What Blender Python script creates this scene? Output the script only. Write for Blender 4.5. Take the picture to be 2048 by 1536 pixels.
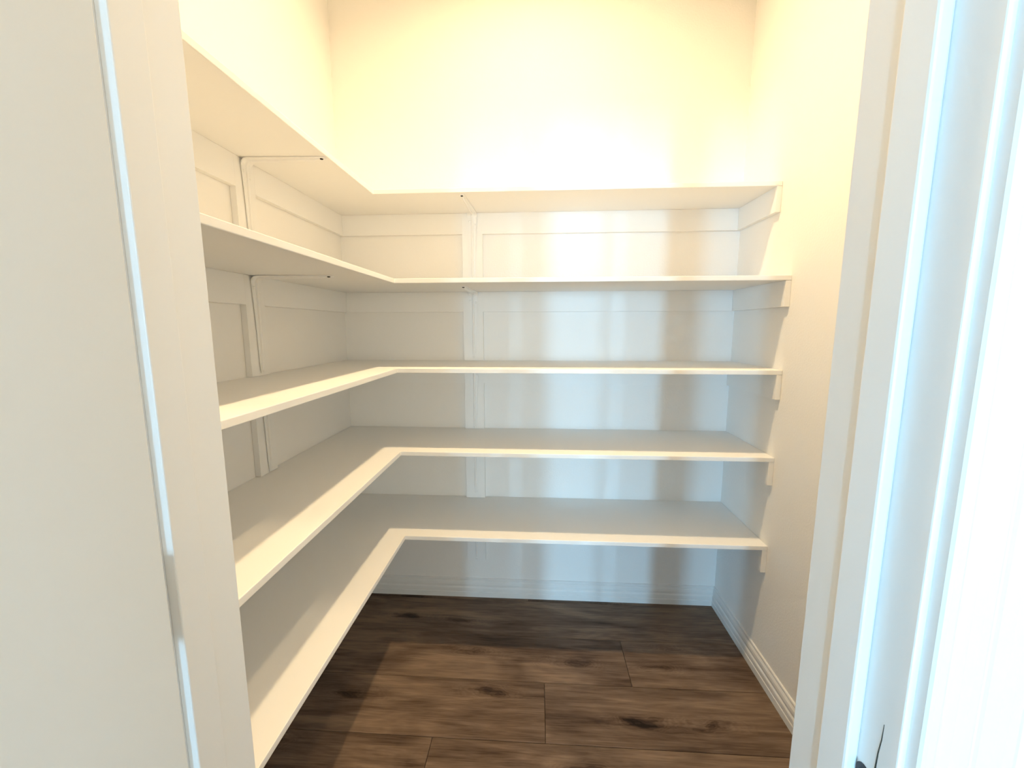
import bpy, bmesh, math, random
from mathutils import Vector, Matrix
random.seed(7)
SC = bpy.context.scene
for o in list(bpy.data.objects): bpy.data.objects.remove(o)
COL = SC.collection

# ------------------------------------------------------------------ camera
cam_d = bpy.data.cameras.new('camera'); cam = bpy.data.objects.new('camera', cam_d); COL.objects.link(cam)
cam_d.sensor_width = 36.0; cam_d.lens = 822.4 / 2048 * 36.0
cam_d.clip_start = 0.01; cam_d.clip_end = 60
YAW, PITCH, ROLL = -0.0597, -0.1374, -0.0013
F = Vector((math.sin(YAW)*math.cos(PITCH), math.cos(YAW)*math.cos(PITCH), math.sin(PITCH)))
Rv = Vector((math.cos(YAW), -math.sin(YAW), 0)); Uv = Rv.cross(F)
R2 = Rv*math.cos(ROLL) + Uv*math.sin(ROLL); U2 = Uv*math.cos(ROLL) - Rv*math.sin(ROLL)
M = Matrix((R2, U2, -F)).transposed().to_4x4(); M.translation = Vector((0.89221, -1.89211, 1.33683))
cam.matrix_world = M
SC.camera = cam

# ------------------------------------------------------------------ world, light, exposure
SC.view_settings.view_transform = 'Standard'; SC.view_settings.look = 'None'
SC.view_settings.gamma = 1.0; SC.view_settings.use_curve_mapping = False
SC.view_settings.exposure = 0.06
w = bpy.data.worlds.new('sky'); SC.world = w; w.use_nodes = True
w.node_tree.nodes['Background'].inputs[0].default_value = (0.62, 0.80, 1.0, 1)
w.node_tree.nodes['Background'].inputs[1].default_value = 1.0
DAY = (0.33, 0.69, 1.0); FILL_COL = (1.0, 1.0, 0.86)
# daylight in the wide window of the room behind the photographer: hard in narrow gaps, plus a broad added fill that lifts the recesses
YW = -13.0                                   # the wall with the window
WIN = (-5.0, 8.6, 0.20, 2.60); FILL_X0 = -0.7                # x0, x1, z0, z1
GAPS = [(-4.28, 0.42, 640.0), (-1.01, 0.42, 600.0), (1.05, 0.42, 230.0)]   # x centre, width, watts per m2
FILL = 16.0                                 # watts per m2 of the added fill
def area_light(name, loc, rot, sx, sy, power, color, shape='RECTANGLE', spread=math.pi):
    d = bpy.data.lights.new(name, 'AREA'); d.shape = shape; d.size = sx
    if shape in ('RECTANGLE', 'ELLIPSE'): d.size_y = sy
    d.energy = power; d.color = color; d.spread = spread
    o = bpy.data.objects.new(name, d); COL.objects.link(o); o.location = loc; o.rotation_euler = rot
    return o
WH = WIN[3]-WIN[2]; WZ = (WIN[3]+WIN[2])/2
area_light('fill_light', ((FILL_X0+WIN[1])/2, YW+0.002, WZ), (math.pi/2, 0, 0), WIN[1]-FILL_X0, WH, FILL*(WIN[1]-FILL_X0)*WH, FILL_COL)  # added broad fill to brighten the shelf recesses; no curtain hangs here
for wx, ww, pw in GAPS:
    area_light('gap_daylight', (wx, YW+0.012, WZ), (math.pi/2, 0, 0), ww, WH, pw*ww*WH, DAY)
PANTRY_W, KITCHEN_W = 20.0, 12.0
WARM = (1.0, 0.74, 0.42)
# bounces of light between the white walls
SC.cycles.max_bounces = 8; SC.cycles.diffuse_bounces = 7; SC.cycles.glossy_bounces = 2
SC.cycles.use_adaptive_sampling = True; SC.cycles.adaptive_threshold = 0.25; SC.cycles.adaptive_min_samples = 20; SC.cycles.use_denoising = True; SC.cycles.use_light_tree = True

# ------------------------------------------------------------------ dimensions (metres); x right, y into the pantry, z up
W = 1.76                       # pantry width
YF = -1.4876                   # inner face of the door wall
YO = -1.6036                   # outer face of the door wall
H = 3.05
XL, XR = 0.5613, 1.1697        # faces of the door jambs
HEAD = 2.045
SHELF = [(1.849, 0.275, 0.2976), (1.511, 0.378, 0.4004), (1.1847, 0.3733, 0.3947), (0.8646, 0.374, 0.3935), (0.5241, 0.3803, 0.3995)]
TS = 0.0165                    # shelf thickness
TB = 0.019                     # cleat / backing thickness
CH = 0.089                     # cleat height

# ------------------------------------------------------------------ materials
def newmat(name):
    m = bpy.data.materials.new(name); m.use_nodes = True
    nt = m.node_tree; b = nt.nodes['Principled BSDF']
    return m, nt, b
def paint(name, col, rough, scale=0.0, strength=0.0, dist=0.001, spec=0.4):
    m, nt, b = newmat(name); N = nt.nodes; L = nt.links
    if spec:
        b.inputs['Roughness'].default_value = rough; b.inputs['Specular IOR Level'].default_value = spec
        b.inputs['Base Color'].default_value = (*col, 1)
    else:
        N.remove(b); b = N.new('ShaderNodeBsdfDiffuse'); b.inputs['Color'].default_value = (*col, 1)
        L.new(b.outputs['BSDF'], N['Material Output'].inputs['Surface'])
    if scale:
        tc = N.new('ShaderNodeTexCoord')
        n2 = N.new('ShaderNodeTexNoise'); n2.inputs['Scale'].default_value = scale; n2.inputs['Detail'].default_value = 1
        L.new(tc.outputs['Object'], n2.inputs['Vector'])
        bp = N.new('ShaderNodeBump'); bp.inputs['Strength'].default_value = strength; bp.inputs['Distance'].default_value = dist
        L.new(n2.outputs['Fac'], bp.inputs['Height']); L.new(bp.outputs['Normal'], b.inputs['Normal'])
    return m
M_WALL = paint('wall_paint', (0.88, 0.87, 0.85), 0.7, 150, 0.35, 0.0015, 0.0)
M_WALL2 = paint('smooth_wall_paint', (0.88, 0.87, 0.85), 0.7, 0, 0, 0, 0.0)
M_CEIL = paint('ceiling_paint', (0.88, 0.87, 0.85), 0.8, 0, 0, 0, 0.0)
M_TRIM = paint('trim_paint', (0.81, 0.81, 0.80), 0.42, 0, 0, 0, 0.35)
M_SHELF = paint('shelf_paint', (0.88, 0.875, 0.86), 0.45, 0, 0, 0, 0.0)
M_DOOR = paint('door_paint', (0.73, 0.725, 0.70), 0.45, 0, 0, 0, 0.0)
M_BRACKET = paint('bracket_paint', (0.87, 0.865, 0.85), 0.4, 0, 0, 0, 0.45)
def plain(name, col, rough, metal=0.0):
    m, nt, b = newmat(name); b.inputs['Base Color'].default_value = (*col, 1)
    b.inputs['Roughness'].default_value = rough; b.inputs['Metallic'].default_value = metal
    n = nt.nodes.new('ShaderNodeTexNoise'); n.inputs['Scale'].default_value = 120
    r = nt.nodes.new('ShaderNodeMapRange'); r.inputs['To Min'].default_value = rough*0.85; r.inputs['To Max'].default_value = min(1, rough*1.15)
    nt.links.new(n.outputs['Fac'], r.inputs['Value']); nt.links.new(r.outputs['Result'], b.inputs['Roughness'])
    return m
M_SCREW = plain('dark_screw', (0.012, 0.010, 0.010), 0.5, 0.3)
M_BRONZE = plain('dark_bronze', (0.06, 0.05, 0.055), 0.4, 0.6)
M_CRACK = plain('crack_dirt', (0.06, 0.065, 0.055), 0.9)
M_SUB = plain('subfloor', (0.015, 0.010, 0.008), 0.9)
M_NICKEL = plain('hinge_paint', (0.66, 0.66, 0.64), 0.4, 0.0)
M_GLASSW = plain('window_glass_frost', (0.8, 0.85, 0.9), 0.1)
def emit(name, col, s):
    m, nt, b = newmat(name); b.inputs['Base Color'].default_value = (0.9, 0.9, 0.88, 1)
    b.inputs['Emission Color'].default_value = (*col, 1); b.inputs['Emission Strength'].default_value = s
    return m
M_LAMP = emit('lamp_diffuser', WARM, 6.0)

def wood(name):
    m, nt, b = newmat(name); N = nt.nodes; L = nt.links
    tc = N.new('ShaderNodeTexCoord'); oi = N.new('ShaderNodeObjectInfo')
    sc = N.new('ShaderNodeVectorMath'); sc.operation = 'SCALE'; sc.inputs['Scale'].default_value = 37.0
    cb = N.new('ShaderNodeCombineXYZ')
    m1 = N.new('ShaderNodeMath'); m1.operation = 'MULTIPLY'; m1.inputs[1].default_value = 3.7
    m2 = N.new('ShaderNodeMath'); m2.operation = 'MULTIPLY'; m2.inputs[1].default_value = 11.3
    L.new(oi.outputs['Random'], m1.inputs[0]); L.new(oi.outputs['Random'], m2.inputs[0])
    L.new(m1.outputs[0], cb.inputs['X']); L.new(m2.outputs[0], cb.inputs['Y']); L.new(oi.outputs['Random'], cb.inputs['Z'])
    L.new(cb.outputs['Vector'], sc.inputs[0])
    ad = N.new('ShaderNodeVectorMath'); ad.operation = 'ADD'
    L.new(tc.outputs['Object'], ad.inputs[0]); L.new(sc.outputs['Vector'], ad.inputs[1])
    def mapping(s):
        mp = N.new('ShaderNodeMapping'); mp.inputs['Scale'].default_value = s
        L.new(ad.outputs['Vector'], mp.inputs['Vector']); return mp
    def noise(s, sca, det=4, dist=0.0, rough=0.55):
        n = N.new('ShaderNodeTexNoise'); n.inputs['Scale'].default_value = sca; n.inputs['Detail'].default_value = det
        n.inputs['Distortion'].default_value = dist; n.inputs['Roughness'].default_value = rough
        L.new(mapping(s).outputs['Vector'], n.inputs['Vector']); return n
    big = noise((1.5, 5.0, 5.0), 1.5, 3, 0.9)           # broad light and dark zones
    streak = noise((1.1, 15.0, 15.0), 2.4, 6, 0.8, 0.62)      # long streaks
    fine = noise((6.0, 130.0, 130.0), 2.0, 3)           # pore lines
    # knots and cathedral figure: rings around two points of the plank, wobbled; the points are properties of each plank
    wob = noise((5.0, 12.0, 12.0), 2.0, 3)
    wv = N.new('ShaderNodeVectorMath'); wv.operation = 'MULTIPLY_ADD'; wv.inputs[1].default_value = (0.20, 0.060, 0); wv.inputs[2].default_value = (-0.10, -0.030, 0)
    L.new(wob.outputs['Color'], wv.inputs[0])
    wp = N.new('ShaderNodeVectorMath'); wp.operation = 'ADD'; L.new(tc.outputs['Object'], wp.inputs[0]); L.new(wv.outputs['Vector'], wp.inputs[1])
    rings, knots = [], []
    for key in ('knot_a', 'knot_b'):
        at = N.new('ShaderNodeAttribute'); at.attribute_type = 'OBJECT'; at.attribute_name = key
        df = N.new('ShaderNodeVectorMath'); df.operation = 'SUBTRACT'; L.new(wp.outputs['Vector'], df.inputs[0]); L.new(at.outputs['Vector'], df.inputs[1])
        sq = N.new('ShaderNodeVectorMath'); sq.operation = 'MULTIPLY'; sq.inputs[1].default_value = (4.2, 15.0, 0); L.new(df.outputs['Vector'], sq.inputs[0])
        ln = N.new('ShaderNodeVectorMath'); ln.operation = 'LENGTH'; L.new(sq.outputs['Vector'], ln.inputs[0])
        fq = N.new('ShaderNodeMath'); fq.operation = 'MULTIPLY'; fq.inputs[1].default_value = 58.0; L.new(ln.outputs['Value'], fq.inputs[0])
        sn = N.new('ShaderNodeMath'); sn.operation = 'SINE'; L.new(fq.outputs[0], sn.inputs[0])
        near = N.new('ShaderNodeMapRange'); near.inputs['From Min'].default_value = 0.85; near.inputs['From Max'].default_value = 0.10
        L.new(ln.outputs['Value'], near.inputs['Value'])
        rg = N.new('ShaderNodeMath'); rg.operation = 'MULTIPLY'; L.new(sn.outputs[0], rg.inputs[0]); L.new(near.outputs['Result'], rg.inputs[1])
        kn = N.new('ShaderNodeMapRange'); kn.inputs['From Min'].default_value = 0.42; kn.inputs['From Max'].default_value = 0.02; kn.interpolation_type = 'SMOOTHERSTEP'
        L.new(ln.outputs['Value'], kn.inputs['Value'])
        sx = N.new('ShaderNodeSeparateXYZ'); L.new(at.outputs['Vector'], sx.inputs[0])
        kk = N.new('ShaderNodeMath'); kk.operation = 'MULTIPLY'; L.new(kn.outputs['Result'], kk.inputs[0]); L.new(sx.outputs['Z'], kk.inputs[1])
        rings.append(rg.outputs[0]); knots.append(kk.outputs[0])
    # tone = weighted sum
    def mul(a, k):
        x = N.new('ShaderNodeMath'); x.operation = 'MULTIPLY'; x.inputs[1].default_value = k; L.new(a, x.inputs[0]); return x.outputs[0]
    def add(a, c):
        x = N.new('ShaderNodeMath'); x.operation = 'ADD'; L.new(a, x.inputs[0]); L.new(c, x.inputs[1]); return x.outputs[0]
    tone = add(add(mul(big.outputs['Fac'], 0.95), mul(streak.outputs['Fac'], 0.75)), add(mul(fine.outputs['Fac'], 0.42), mul(add(rings[0], rings[1]), 0.055)))
    tone = add(tone, mul(add(knots[0], knots[1]), -0.46))
    tone = add(tone, mul(oi.outputs['Random'], 0.09))
    tone = mul(tone, 0.47)
    rp = N.new('ShaderNodeValToRGB'); L.new(tone, rp.inputs['Fac'])
    e = rp.color_ramp.elements
    e[0].position = 0.26; e[0].color = (0.016, 0.010, 0.007, 1)
    e[1].position = 0.68; e[1].color = (0.30, 0.210, 0.145, 1)
    x = e.new(0.40); x.color = (0.070, 0.044, 0.030, 1)
    x = e.new(0.53); x.color = (0.165, 0.112, 0.080, 1)
    L.new(rp.outputs['Color'], b.inputs['Base Color'])
    b.inputs['Roughness'].default_value = 0.5; b.inputs['Specular IOR Level'].default_value = 0.15
    bp = N.new('ShaderNodeBump'); bp.inputs['Strength'].default_value = 0.25; bp.inputs['Distance'].default_value = 0.0008
    L.new(tone, bp.inputs['Height']); L.new(bp.outputs['Normal'], b.inputs['Normal'])
    return m
M_WOOD = wood('grey_brown_oak_plank')

# ------------------------------------------------------------------ helpers
def link(name, me, mat=None, parent=None):
    o = bpy.data.objects.new(name, me); COL.objects.link(o)
    if mat and not me.materials: me.materials.append(mat)
    if parent: o.parent = parent
    return o
def box_bm(bm, x0, x1, y0, y1, z0, z1):
    v = [bm.verts.new(p) for p in ((x0,y0,z0),(x1,y0,z0),(x1,y1,z0),(x0,y1,z0),(x0,y0,z1),(x1,y0,z1),(x1,y1,z1),(x0,y1,z1))]
    for f in ((0,3,2,1),(4,5,6,7),(0,1,5,4),(1,2,6,5),(2,3,7,6),(3,0,4,7)): bm.faces.new([v[i] for i in f])
def finish(name, bm, mat, parent=None, bevel=0.0, seg=2, smooth=False):
    bmesh.ops.recalc_face_normals(bm, faces=bm.faces)
    if bevel:
        bmesh.ops.bevel(bm, geom=[e for e in bm.edges if e.is_manifold and e.calc_face_angle(0) > 0.5], offset=bevel, segments=seg, profile=0.5, affect='EDGES')
    if smooth:
        for f in bm.faces: f.smooth = True
    me = bpy.data.meshes.new(name); bm.to_mesh(me); bm.free()
    return link(name, me, mat, parent)
def box(name, b, mat, parent=None, bevel=0.0, origin=None):
    bm = bmesh.new(); ox, oy, oz = origin or (0, 0, 0)
    box_bm(bm, b[0]-ox, b[1]-ox, b[2]-oy, b[3]-oy, b[4]-oz, b[5]-oz)
    o = finish(name, bm, mat, parent, bevel)
    if origin: o.location = origin
    return o
def boxes(name, bs, mat, parent=None, bevel=0.0):
    bm = bmesh.new()
    for b in bs: box_bm(bm, *b)
    return finish(name, bm, mat, parent, bevel)
def prism(name, poly, z0, z1, mat, parent=None, bevel=0.0):
    """polygon in x,y pulled up from z0 to z1"""
    bm = bmesh.new()
    lo = [bm.verts.new((x, y, z0)) for x, y in poly]; hi = [bm.verts.new((x, y, z1)) for x, y in poly]
    bm.faces.new(lo[::-1]); bm.faces.new(hi)
    n = len(poly)
    for i in range(n): bm.faces.new((lo[i], lo[(i+1) % n], hi[(i+1) % n], hi[i]))
    return finish(name, bm, mat, parent, bevel)
def sweep(name, prof, stations, mat, parent=None):
    """closed profile carried through stations: each a function (u,v)->xyz"""
    bm = bmesh.new(); rings = [[bm.verts.new(s(u, v)) for u, v in prof] for s in stations]
    n = len(prof)
    for a, c in zip(rings, rings[1:]):
        for i in range(n): bm.faces.new((a[i], a[(i+1) % n], c[(i+1) % n], c[i]))
    bm.faces.new(rings[0][::-1]); bm.faces.new(rings[-1])
    return finish(name, bm, mat, parent)
def empty(name, loc=(0, 0, 0), rz=0.0):
    o = bpy.data.objects.new(name, None); COL.objects.link(o); o.location = loc; o.rotation_euler = (0, 0, rz)
    o.empty_display_size = 0.05; return o
def tag(o, label=None, cat=None, group=None, kind=None):
    if label: o['label'] = label
    if cat: o['category'] = cat
    if group: o['group'] = group
    if kind: o['kind'] = kind
    return o
def struct(o, label, cat): return tag(o, label, cat, kind='structure')

# ------------------------------------------------------------------ setting: pantry shell
T = 0.10
struct(box('wall_back', (-T, W+T, 0, T, -0.05, H), M_WALL), 'cream lit rear wall of the pantry behind the shelves', 'wall')
struct(box('wall_left', (-T, 0, YF, 0, -0.05, H), M_WALL2), 'left pantry wall carrying the longer shelf legs', 'wall')
struct(box('wall_right', (W, W+T, YF, 0, -0.05, H), M_WALL), 'bare right pantry wall beside the shelf ends', 'wall')
JT = 0.018
OX0, OX1, OY0 = -5.6, 9.2, YW     # room behind the camera
struct(boxes('wall_front', [(OX0, XL-JT, YO, YF, -0.05, H), (XR+JT, OX1, YO, YF, -0.05, H), (XL-JT, XR+JT, YO, YF, HEAD+JT, H)], M_WALL2), 'wall with the pantry doorway in it', 'wall')
struct(box('ceiling', (OX0, OX1, OY0, T, H, H+0.08), M_CEIL), 'flat white ceiling above the pantry', 'ceiling')

# floor with its planks
fl = struct(box('floor', (OX0, OX1, OY0, 0.0, -0.09, -0.010), M_SUB), 'dark grey-brown wood plank floor', 'floor')
PW = 0.2315
KNOTS = [(1.26, -0.635, 1.0), (1.50, -0.635, 0.8), (0.73, -0.55, 0.55), (0.66, -0.36, 0.3), (1.05, -0.40, 0.45), (1.36, -0.405, 0.35), (0.30, -0.17, 1.0), (0.55, -0.185, 0.7), (1.33, -0.23, 0.5), (1.07, -0.80, 0.7)]
def plank(x0, x1, y0, y1):
    g = 0.0007
    bm = bmesh.new(); cx, cy = (x0+x1)/2, (y0+y1)/2
    hx, hy = (x1-x0)/2-g, (y1-y0)/2-g; c = 0.0013
    pr = [(-hx, -hy, -0.010), (hx, -hy, -0.010), (hx, hy, -0.010), (-hx, hy, -0.010), (-hx, -hy, -c), (hx, -hy, -c), (hx, hy, -c), (-hx, hy, -c),
          (-hx+c, -hy+c, 0), (hx-c, -hy+c, 0), (hx-c, hy-c, 0), (-hx+c, hy-c, 0)]
    v = [bm.verts.new(p) for p in pr]
    for f in ((0,3,2,1),(0,1,5,4),(1,2,6,5),(2,3,7,6),(3,0,4,7),(4,5,9,8),(5,6,10,9),(6,7,11,10),(7,4,8,11),(8,9,10,11)): bm.faces.new([v[i] for i in f])
    o = finish('plank', bm, M_WOOD, fl); o.location = (cx, cy, 0)
    ks = [(x-cx, y-cy, k) for x, y, k in KNOTS if x0 < x < x1 and y0 < y < y1]
    while len(ks) < 2: ks.append((random.uniform(-hx, hx), random.uniform(-hy, hy), random.uniform(0.1, 0.7)))
    o['knot_a'] = ks[0]; o['knot_b'] = ks[1]
    return o
rows = [(-0.0325, 0.0, [0.86]), (-0.264, -0.0325, []), (-0.4955, -0.264, [1.259]), (-0.727, -0.4955, [0.93]), (-0.9585, -0.727, [0.558]),
        (-1.190, -0.9585, [1.43]), (-1.4215, -1.190, [0.33])]
for y0, y1, js in rows:
    xs = [0.0] + js + [W]
    for a, c in zip(xs, xs[1:]): plank(a, c, y0, y1)
y = -1.4215; k = 0
# the row under the doorway, then the room outside
plank(XL, XR, YO, y)
y = YO
while y > -3.3:
    y2 = y - PW; x = -1.4 - [0.2, 0.8, 0.5, 1.1][k % 4]
    while x < 3.0:
        plank(x, x+1.52, y2, y); x += 1.52
    y = y2; k += 1

M_FAR = plain('far_floor_wood', (0.12, 0.085, 0.062), 0.6)
ff = box('floor_field', (OX0, OX1, OY0, y-0.001, -0.0099, -0.001), M_FAR, fl); ff['kind'] = 'stuff'
# baseboards: stepped profile (d out of the wall, z)
BB = [(0, 0.0), (0.0155, 0.0), (0.0155, 0.024), (0.0150, 0.0262), (0.0128, 0.0275), (0.0128, 0.0300), (0.0142, 0.0315), (0.0142, 0.0465), (0.0128, 0.0505),
      (0.0098, 0.0540), (0.0098, 0.0570), (0.0118, 0.0590), (0.0122, 0.0660), (0.0108, 0.0760), (0.0085, 0.0800), (0.0085, 0.0822), (0.0068, 0.0835), (0.0066, 0.0925), (0.0045, 0.0950), (0, 0.0950)]
struct(sweep('baseboard_back', BB, [lambda u, v: (u, -u, v), lambda u, v: (W-u, -u, v)], M_TRIM), 'white stepped baseboard along the rear pantry wall', 'baseboard')
struct(sweep('baseboard_right', BB, [lambda u, v: (W-u, -u, v), lambda u, v: (W-u, YF, v)], M_TRIM), 'white stepped baseboard along the right pantry wall', 'baseboard')
struct(sweep('baseboard_left', BB, [lambda u, v: (u, YF, v), lambda u, v: (u, -u, v)], M_TRIM), 'white baseboard under the left shelf legs', 'baseboard')

# ------------------------------------------------------------------ door frame
# each side: jamb board and the stop nailed on it
YS0, YS1 = YO + 0.034, YO + 0.0655        # stop, from its outer to its inner face
ST = 0.0105
tj = empty('trim_1', (XR, YO, 0)); struct(tj, 'white painted right door jamb with stop strip', 'door jamb')
def local(o, p): o.parent = p; o.location = o.location - p.location; return o
local(box('jamb_board', (XR, XR+JT, YO, YF, 0, HEAD+JT), M_TRIM, bevel=0.0012), tj)
local(box('door_stop', (XR-ST, XR, YS0, YS1, 0, HEAD), M_TRIM, bevel=0.0022), tj)
tl = empty('trim_2', (XL, YO, 0)); struct(tl, 'white painted left door jamb beside the open door', 'door jamb')
local(box('jamb_board', (XL-JT, XL, YO, YF, 0, HEAD+JT), M_TRIM, bevel=0.0012), tl)
local(box('door_stop', (XL, XL+ST, YS0, YS1, 0, HEAD), M_TRIM, bevel=0.0012), tl)
th = empty('trim_3', ((XL+XR)/2, YO, HEAD)); struct(th, 'head jamb across the top of the doorway', 'door jamb')
local(box('jamb_board', (XL, XR, YO, YF, HEAD, HEAD+JT), M_TRIM, bevel=0.0012), th)
local(box('door_stop', (XL+ST, XR-ST, YS0, YS1, HEAD-ST, HEAD), M_TRIM, bevel=0.0012), th)
# moulded casing, u away from the opening, v out of the wall
CP = [(0, 0), (0, 0.0085), (0.0012, 0.0105), (0.0035, 0.0115), (0.0085, 0.0115), (0.0105, 0.0104), (0.0118, 0.0090), (0.0135, 0.0088), (0.0150, 0.0096), (0.0190, 0.0115), (0.0250, 0.0128),
      (0.0300, 0.0132), (0.0318, 0.0122), (0.0335, 0.0122), (0.0350, 0.0136), (0.0430, 0.0152), (0.0480, 0.0172), (0.0540, 0.0180), (0.0580, 0.0165), (0.0600, 0.0130), (0.0600, 0)]
RV = 0.005
cz = HEAD + RV
struct(sweep('trim_4', CP, [lambda u, v: (XR+RV+u, YO-v, 0), lambda u, v: (XR+RV+u, YO-v, cz+u)], M_TRIM), 'moulded white casing at the right edge of the picture', 'casing')
RVL = 0.0095                    # the reveal is a little wider on the hinge side
struct(sweep('trim_5', CP, [lambda u, v: (XL-RVL-u, YO-v, cz+u), lambda u, v: (XL-RVL-u, YO-v, 0)], M_TRIM), 'moulded white casing hidden behind the open door', 'casing')
struct(sweep('trim_6', CP, [lambda u, v: (XL-RVL-u, YO-v, cz+u), lambda u, v: (XR+RV+u, YO-v, cz+u)], M_TRIM), 'moulded white casing over the doorway', 'casing')

# strike plate in the right jamb: dark rounded lip just inside the lower edge of the frame
def extrude_outline(name, pts, thick, axis, mat, parent=None):
    """outline pts (a,b) pulled along +axis by thick; axis 'x': (a,b)=(y,z)"""
    bm = bmesh.new()
    f = (lambda a, c, t: (t, a, c)) if axis == 'x' else (lambda a, c, t: (a, t, c))
    lo = [bm.verts.new(f(a, c, 0)) for a, c in pts]; hi = [bm.verts.new(f(a, c, thick)) for a, c in pts]
    bm.faces.new(lo); bm.faces.new(hi[::-1]); n = len(pts)
    for i in range(n): bm.faces.new((lo[i], lo[(i+1) % n], hi[(i+1) % n], hi[i]))
    return finish(name, bm, mat, parent)
sp = empty('strike_plate', (XR, YO+0.0270, 0.9435)); tag(sp, 'dark bronze strike plate in the right door jamb, only its rounded top showing', 'strike plate')
def rrect(hw, hh, r, n=6):
    out = []
    for cx, cy, a0 in ((hw-r, hh-r, 0), (-hw+r, hh-r, 90), (-hw+r, -hh+r, 180), (hw-r, -hh+r, 270)):
        for i in range(n+1):
            a = math.radians(a0 + 90*i/n); out.append((cx+r*math.cos(a), cy+r*math.sin(a)))
    return out
pl = extrude_outline('plate', rrect(0.0065, 0.0285, 0.0064), 0.0012, 'x', M_BRONZE, sp); pl.location = (-0.0012, 0, 0)
for s in (-1, 1):
    q = extrude_outline('screw', rrect(0.003, 0.003, 0.0029), 0.0006, 'x', M_SCREW, sp); q.location = (-0.0018, 0, s*0.021)
hp = extrude_outline('latch_hole', rrect(0.0045, 0.011, 0.002), 0.0004, 'x', M_SCREW, sp); hp.location = (-0.0016, 0, 0)
# hairline crack in the paint of the jamb beside it
cr = bmesh.new()
line = [(YO+0.0166, 0.905, .0010), (YO+0.0172, 0.950, .0010), (YO+0.0172, 0.980, .0009), (YO+0.0165, 0.996, .0007), (YO+0.0150, 1.010, .0005), (YO+0.0146, 1.024, .0002)]
va = [(cr.verts.new((XR-0.0003, y-h*.7, z)), cr.verts.new((XR-0.0003, y+h*.7, z)), cr.verts.new((XR+0.0005, y+h*.7, z)), cr.verts.new((XR+0.0005, y-h*.7, z))) for y, z, h in line]
for a, c in zip(va, va[1:]):
    for i in range(4): cr.faces.new((a[i], a[(i+1) % 4], c[(i+1) % 4], c[i]))
cr.faces.new(va[0]); cr.faces.new(va[-1][::-1])
cro = finish('paint_crack', cr, M_CRACK); cro.parent = tj; cro.location = (-XR, -YO, 0)

# ------------------------------------------------------------------ open door on the left, swung out to the photographer
XD = 0.6113                      # its pantry-side face
YD = -1.6185                     # its hinge edge
DT, DW, DH = 0.035, 0.603, 2.03
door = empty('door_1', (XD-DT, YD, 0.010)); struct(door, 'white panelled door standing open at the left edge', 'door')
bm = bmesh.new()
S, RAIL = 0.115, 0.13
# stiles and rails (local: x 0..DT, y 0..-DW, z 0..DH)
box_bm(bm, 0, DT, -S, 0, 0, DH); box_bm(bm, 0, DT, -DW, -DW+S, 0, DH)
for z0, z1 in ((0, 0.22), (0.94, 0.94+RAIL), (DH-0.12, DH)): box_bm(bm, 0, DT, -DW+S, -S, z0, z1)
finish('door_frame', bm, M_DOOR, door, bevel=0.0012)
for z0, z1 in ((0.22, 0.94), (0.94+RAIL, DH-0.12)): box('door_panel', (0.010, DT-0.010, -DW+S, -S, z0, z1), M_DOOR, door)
def cyl_bm(bm, c, r, h, n=16, axis='z'):
    ret = bmesh.ops.create_cone(bm, cap_ends=True, segments=n, radius1=r, radius2=r, depth=h)
    m = Matrix.Translation(c)
    if axis == 'x': m = m @ Matrix.Rotation(math.pi/2, 4, 'Y')
    if axis == 'y': m = m @ Matrix.Rotation(math.pi/2, 4, 'X')
    bmesh.ops.transform(bm, matrix=m, verts=ret['verts'])
for zc in (0.28, 1.096, 1.84):
    z = zc - 0.010
    hg = empty('hinge', (0, 0, z)); hg.parent = door
    bm = bmesh.new(); box_bm(bm, 0.001, DT-0.012, 0.0002, 0.0022, -0.042, 0.042); finish('door_leaf', bm, M_NICKEL, hg)
    bm = bmesh.new(); cyl_bm(bm, (-0.0070, 0.0060, 0), 0.0065, 0.086); finish('barrel', bm, M_NICKEL, hg, smooth=False)
    bm = bmesh.new(); x = XL - (XD-DT); y0 = YO - YD; box_bm(bm, x+0.0003, x+0.0023, y0-0.012, y0+0.030, -0.042, 0.042); finish('jamb_leaf', bm, M_NICKEL, hg)
    bm = bmesh.new(); box_bm(bm, x+0.0023, DT-0.020, 0.0022, 0.0075, -0.042, 0.042); finish('knuckle_web', bm, M_NICKEL, hg)
kn = empty('door_knob', (DT, -DW+0.07, 0.93)); kn.parent = door
bm = bmesh.new(); cyl_bm(bm, (0.004, 0, 0), 0.032, 0.008, 24, 'x'); cyl_bm(bm, (0.022, 0, 0), 0.011, 0.030, 16, 'x'); finish('rose', bm, M_BRONZE, kn)
bm = bmesh.new(); bmesh.ops.create_uvsphere(bm, u_segments=20, v_segments=12, radius=0.027)
bmesh.ops.transform(bm, matrix=Matrix.Translation((0.048, 0, 0)) @ Matrix.Diagonal((0.75, 1, 1, 1)), verts=bm.verts); finish('knob', bm, M_BRONZE, kn, smooth=True)

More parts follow.
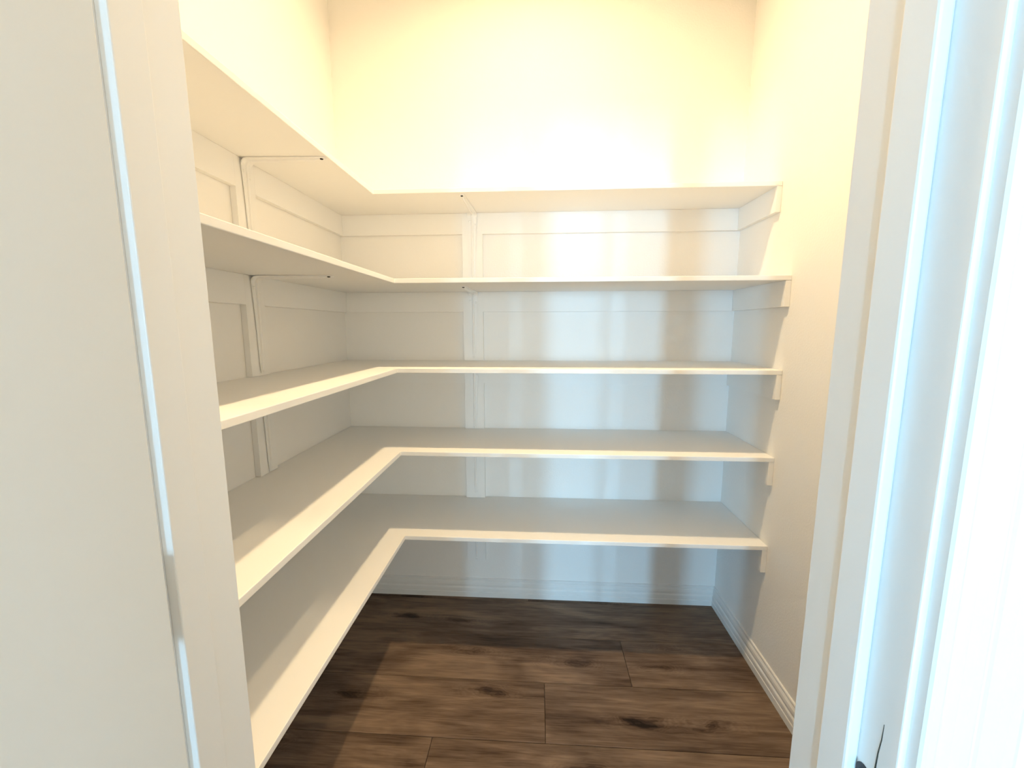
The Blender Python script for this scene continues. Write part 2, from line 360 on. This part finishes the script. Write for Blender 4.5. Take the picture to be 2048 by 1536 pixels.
# ------------------------------------------------------------------ corner shelves
BX0, BX1 = 0.560, 0.650        # backing board on the rear wall
LY0, LY1 = -0.684, -0.598      # backing board on the left wall
ORD = ['topmost', 'second from the top', 'middle', 'second from the bottom', 'lowest']
LBL = ['topmost white corner shelf, narrower than the four below it', 'white corner shelf directly under the narrow topmost one', 'middle white corner shelf of the five',
       'white corner shelf just above the lowest one', 'lowest white corner shelf, nearest the dark plank floor']
for i, (z, a, b) in enumerate(SHELF):
    s = empty('corner_shelf', (0, 0, z)); tag(s, LBL[i], 'shelf', 'corner shelves around the pantry')
    e = 0.0006
    poly = [(e, -e), (e, YF+e), (a, YF+e), (a, -b), (W-e, -b), (W-e, -e)]
    local(prism('shelf_board', poly, -TS, 0, M_SHELF, bevel=0.0016), s).location = (0, 0, 0)
    zc0, zc1 = -TS-CH, -TS-0.0004
    def cleat(bx):
        o = box('cleat', bx, M_SHELF, s, bevel=0.0004)
    cleat((TB+0.0005, BX0-0.0001, -TB, -e, zc0, zc1)); cleat((BX1+0.0001, W-TB-0.0005, -TB, -e, zc0, zc1))
    cleat((e, TB, LY1+0.0001, -e, zc0, zc1)); cleat((e, TB, YF+e, LY0-0.0001, zc0, zc1))
    cleat((W-TB, W-e, -b+0.001, -e, zc0, zc1))
ZB = 0.196
zt = SHELF[0][0]-TS-0.0005
# the upright boards run from shelf to shelf
def upright(name, bx, label):
    u = empty(name, (bx[0], bx[3], ZB)); tag(u, label, 'board', 'upright boards behind the brackets')
    tops = [s[0]-TS-0.0005 for s in SHELF]; bots = [s[0]+0.0005 for s in SHELF[1:]] + [ZB]
    for t, bo in zip(tops, bots):
        o = box('board_length', (bx[0], bx[1], bx[2], bx[3], bo, t), M_SHELF, bevel=0.0004); o.parent = u; o.location = (-bx[0], -bx[3], -ZB)
upright('backing_board', (BX0, BX1, -TB, -0.0006), 'white upright board on the rear wall behind the shelf brackets')
upright('backing_board', (0.0006, TB, LY0, LY1), 'white upright board on the left wall behind the shelf brackets')

# ------------------------------------------------------------------ shelf brackets: stamped steel, flared strap with a rib
def bracket_mesh(arm, leg):
    """local: x width, y out of the wall, z up; bend at the origin corner (wall face y=0, shelf underside z=0)"""
    R = 0.020; path = []; off = 0.0020
    n = 10
    path.append((off, -leg))
    for t in (0.15, 0.3, 0.45, 0.6, 0.75, 0.9): path.append((off, -leg + t*(leg-R)))
    for i in range(n+1):
        a = math.pi - (math.pi/2)*i/n
        path.append((R + off + R*math.cos(a), -R - 0.0008 + R*math.sin(a)))
    for t in (0.12, 0.3, 0.5, 0.7, 0.85, 0.95, 1.0): path.append((R + t*(arm-R), -0.0008))
    def tang(k):
        p0 = path[max(0, k-1)]; p1 = path[min(len(path)-1, k+1)]
        d = Vector((p1[0]-p0[0], p1[1]-p0[1])); d.normalize(); return d
    # arc length from the corner decides the width
    th = 0.0028
    bm = bmesh.new(); rings = []
    for k, (py, pz) in enumerate(path):
        d = tang(k); nrm = Vector((d.y, -d.x))          # towards the inside of the bend
        far = max((-pz)/leg, py/arm); onarm = py/arm > (-pz)/leg
        hw = (0.0095 + 0.0130*(1-far)) if onarm else (0.0115 + 0.0110*(1-far)**2)
        if k in (0, len(path)-1): hw *= 0.72
        rr = 0.0090 if 0.03 < far < 0.93 else 0.0032     # rib height fades at both ends
        if k in (0, len(path)-1): rr = th
        secs = [(-hw, 0), (hw, 0), (hw, th), (0.0052, th), (0.0036, rr*0.8), (0.0, rr), (-0.0036, rr*0.8), (-0.0052, th), (-hw, th)]
        rings.append([bm.verts.new((u, py + nrm.x*v, pz + nrm.y*v)) for u, v in secs])
    m = len(rings[0])
    for a, c in zip(rings, rings[1:]):
        for i in range(m): bm.faces.new((a[i], a[(i+1) % m], c[(i+1) % m], c[i]))
    bm.faces.new(rings[0]); bm.faces.new(rings[-1][::-1])
    bmesh.ops.recalc_face_normals(bm, faces=bm.faces)
    me = bpy.data.meshes.new('bracket_strap'); bm.to_mesh(me); bm.free(); me.materials.append(M_BRACKET); return me
def screw_mesh(name, mat):
    bm = bmesh.new(); bmesh.ops.create_uvsphere(bm, u_segments=14, v_segments=8, radius=0.0050)
    bmesh.ops.transform(bm, matrix=Matrix.Diagonal((1, 1, 0.42, 1)), verts=bm.verts)
    for f in bm.faces: f.smooth = True
    me = bpy.data.meshes.new(name); bm.to_mesh(me); bm.free(); me.materials.append(mat); return me
SM_D, SM_W = screw_mesh('dark_screw', M_SCREW), screw_mesh('painted_screw', M_BRACKET)
STRAP_B, STRAP_L = bracket_mesh(0.262, 0.300), bracket_mesh(0.249, 0.300)
WHERE = ['under the topmost shelf', 'under the second shelf from the top', 'under the middle shelf', 'under the second shelf from the bottom', 'under the lowest shelf']
def bracket(loc, rz, strap, arm, label):
    e = empty('shelf_bracket', loc, rz); tag(e, label, 'bracket', 'stamped steel shelf brackets')
    link('strap', strap, None, e)
    o = link('screw', SM_D, None, e); o.location = (0, arm-0.012, -0.0045); o['label'] = 'dark screw head near the tip of the arm'
    for x, z in ((-0.012, -0.048), (0.012, -0.036)):
        o = link('screw', SM_W, None, e); o.location = (x, 0.0052, z); o.rotation_euler = (math.pi/2, 0, 0)
    o = link('screw', SM_W, None, e); o.location = (0, 0.0055, -0.292); o.rotation_euler = (math.pi/2, 0, 0)
for i, (z, a, b) in enumerate(SHELF):
    bracket((0.606, -TB, z-TS), math.pi, STRAP_B, 0.262, 'white steel bracket on the rear wall ' + WHERE[i])
    bracket((TB, -0.637, z-TS), -math.pi/2, STRAP_L, 0.249, 'white steel bracket on the left wall ' + WHERE[i])

# ------------------------------------------------------------------ ceiling lamps (above the frame)
def ceiling_lamp(x, y, watts, size, label):
    e = empty('ceiling_lamp', (x, y, H)); tag(e, label, 'lamp')
    bm = bmesh.new()
    prof = [(0.045, 0), (0.078, 0), (0.078, -0.006), (0.070, -0.012), (0.050, -0.014), (0.045, -0.010)]
    n = 32; rings = [[bm.verts.new((r*math.cos(2*math.pi*k/n), r*math.sin(2*math.pi*k/n), zz)) for r, zz in prof] for k in range(n)]
    for k in range(n):
        a, c = rings[k], rings[(k+1) % n]
        for j in range(len(prof)): bm.faces.new((a[j], a[(j+1) % len(prof)], c[(j+1) % len(prof)], c[j]))
    finish('trim_ring', bm, M_TRIM, e, smooth=False)
    bm = bmesh.new(); cyl_bm(bm, (0, 0, -0.004), 0.045, 0.008, 32); finish('diffuser', bm, M_LAMP, e)
    l = area_light('lamp_light', (0, 0, -0.018), (0, 0, 0), size, size, watts, WARM, 'DISK', math.radians(140)); l.parent = e
ceiling_lamp(0.885, -0.745, PANTRY_W, 0.09, 'round recessed ceiling lamp in the middle of the pantry')
ceiling_lamp(1.32, -2.14, KITCHEN_W, 0.09, 'round recessed ceiling lamp just outside the pantry door')

# ------------------------------------------------------------------ room behind the photographer
struct(box('wall_room_left', (OX0-T, OX0, OY0, YF, -0.05, H), M_WALL2), 'left wall of the room outside the pantry', 'wall')
struct(box('wall_room_right', (OX1, OX1+T, OY0, YF, -0.05, H), M_WALL2), 'right wall of the room outside the pantry', 'wall')
wx0, wx1, wz0, wz1 = WIN
struct(boxes('wall_room_rear', [(OX0, wx0, OY0-T, OY0, -0.05, H), (wx1, OX1, OY0-T, OY0, -0.05, H), (wx0, wx1, OY0-T, OY0, -0.05, wz0), (wx0, wx1, OY0-T, OY0, wz1, H)], M_WALL2),
       'wall with the wide window behind the photographer', 'wall')
wn = empty('window_1', ((wx0+wx1)/2, OY0, wz0)); struct(wn, 'wide window behind the photographer', 'window')
hw = (wx1-wx0)/2; t = 0.05; h = wz1-wz0
for bx in ((-hw-t, -hw, 0.0005, 0.018, -t, h+t), (hw, hw+t, 0.0005, 0.018, -t, h+t), (-hw, hw, 0.0005, 0.018, h, h+t), (-hw, hw, 0.0005, 0.05, -t, 0)):
    box('window_frame', bx, M_TRIM, wn)
box('window_pane', (-hw, hw, -0.06, -0.054, 0, h), M_GLASSW, wn)
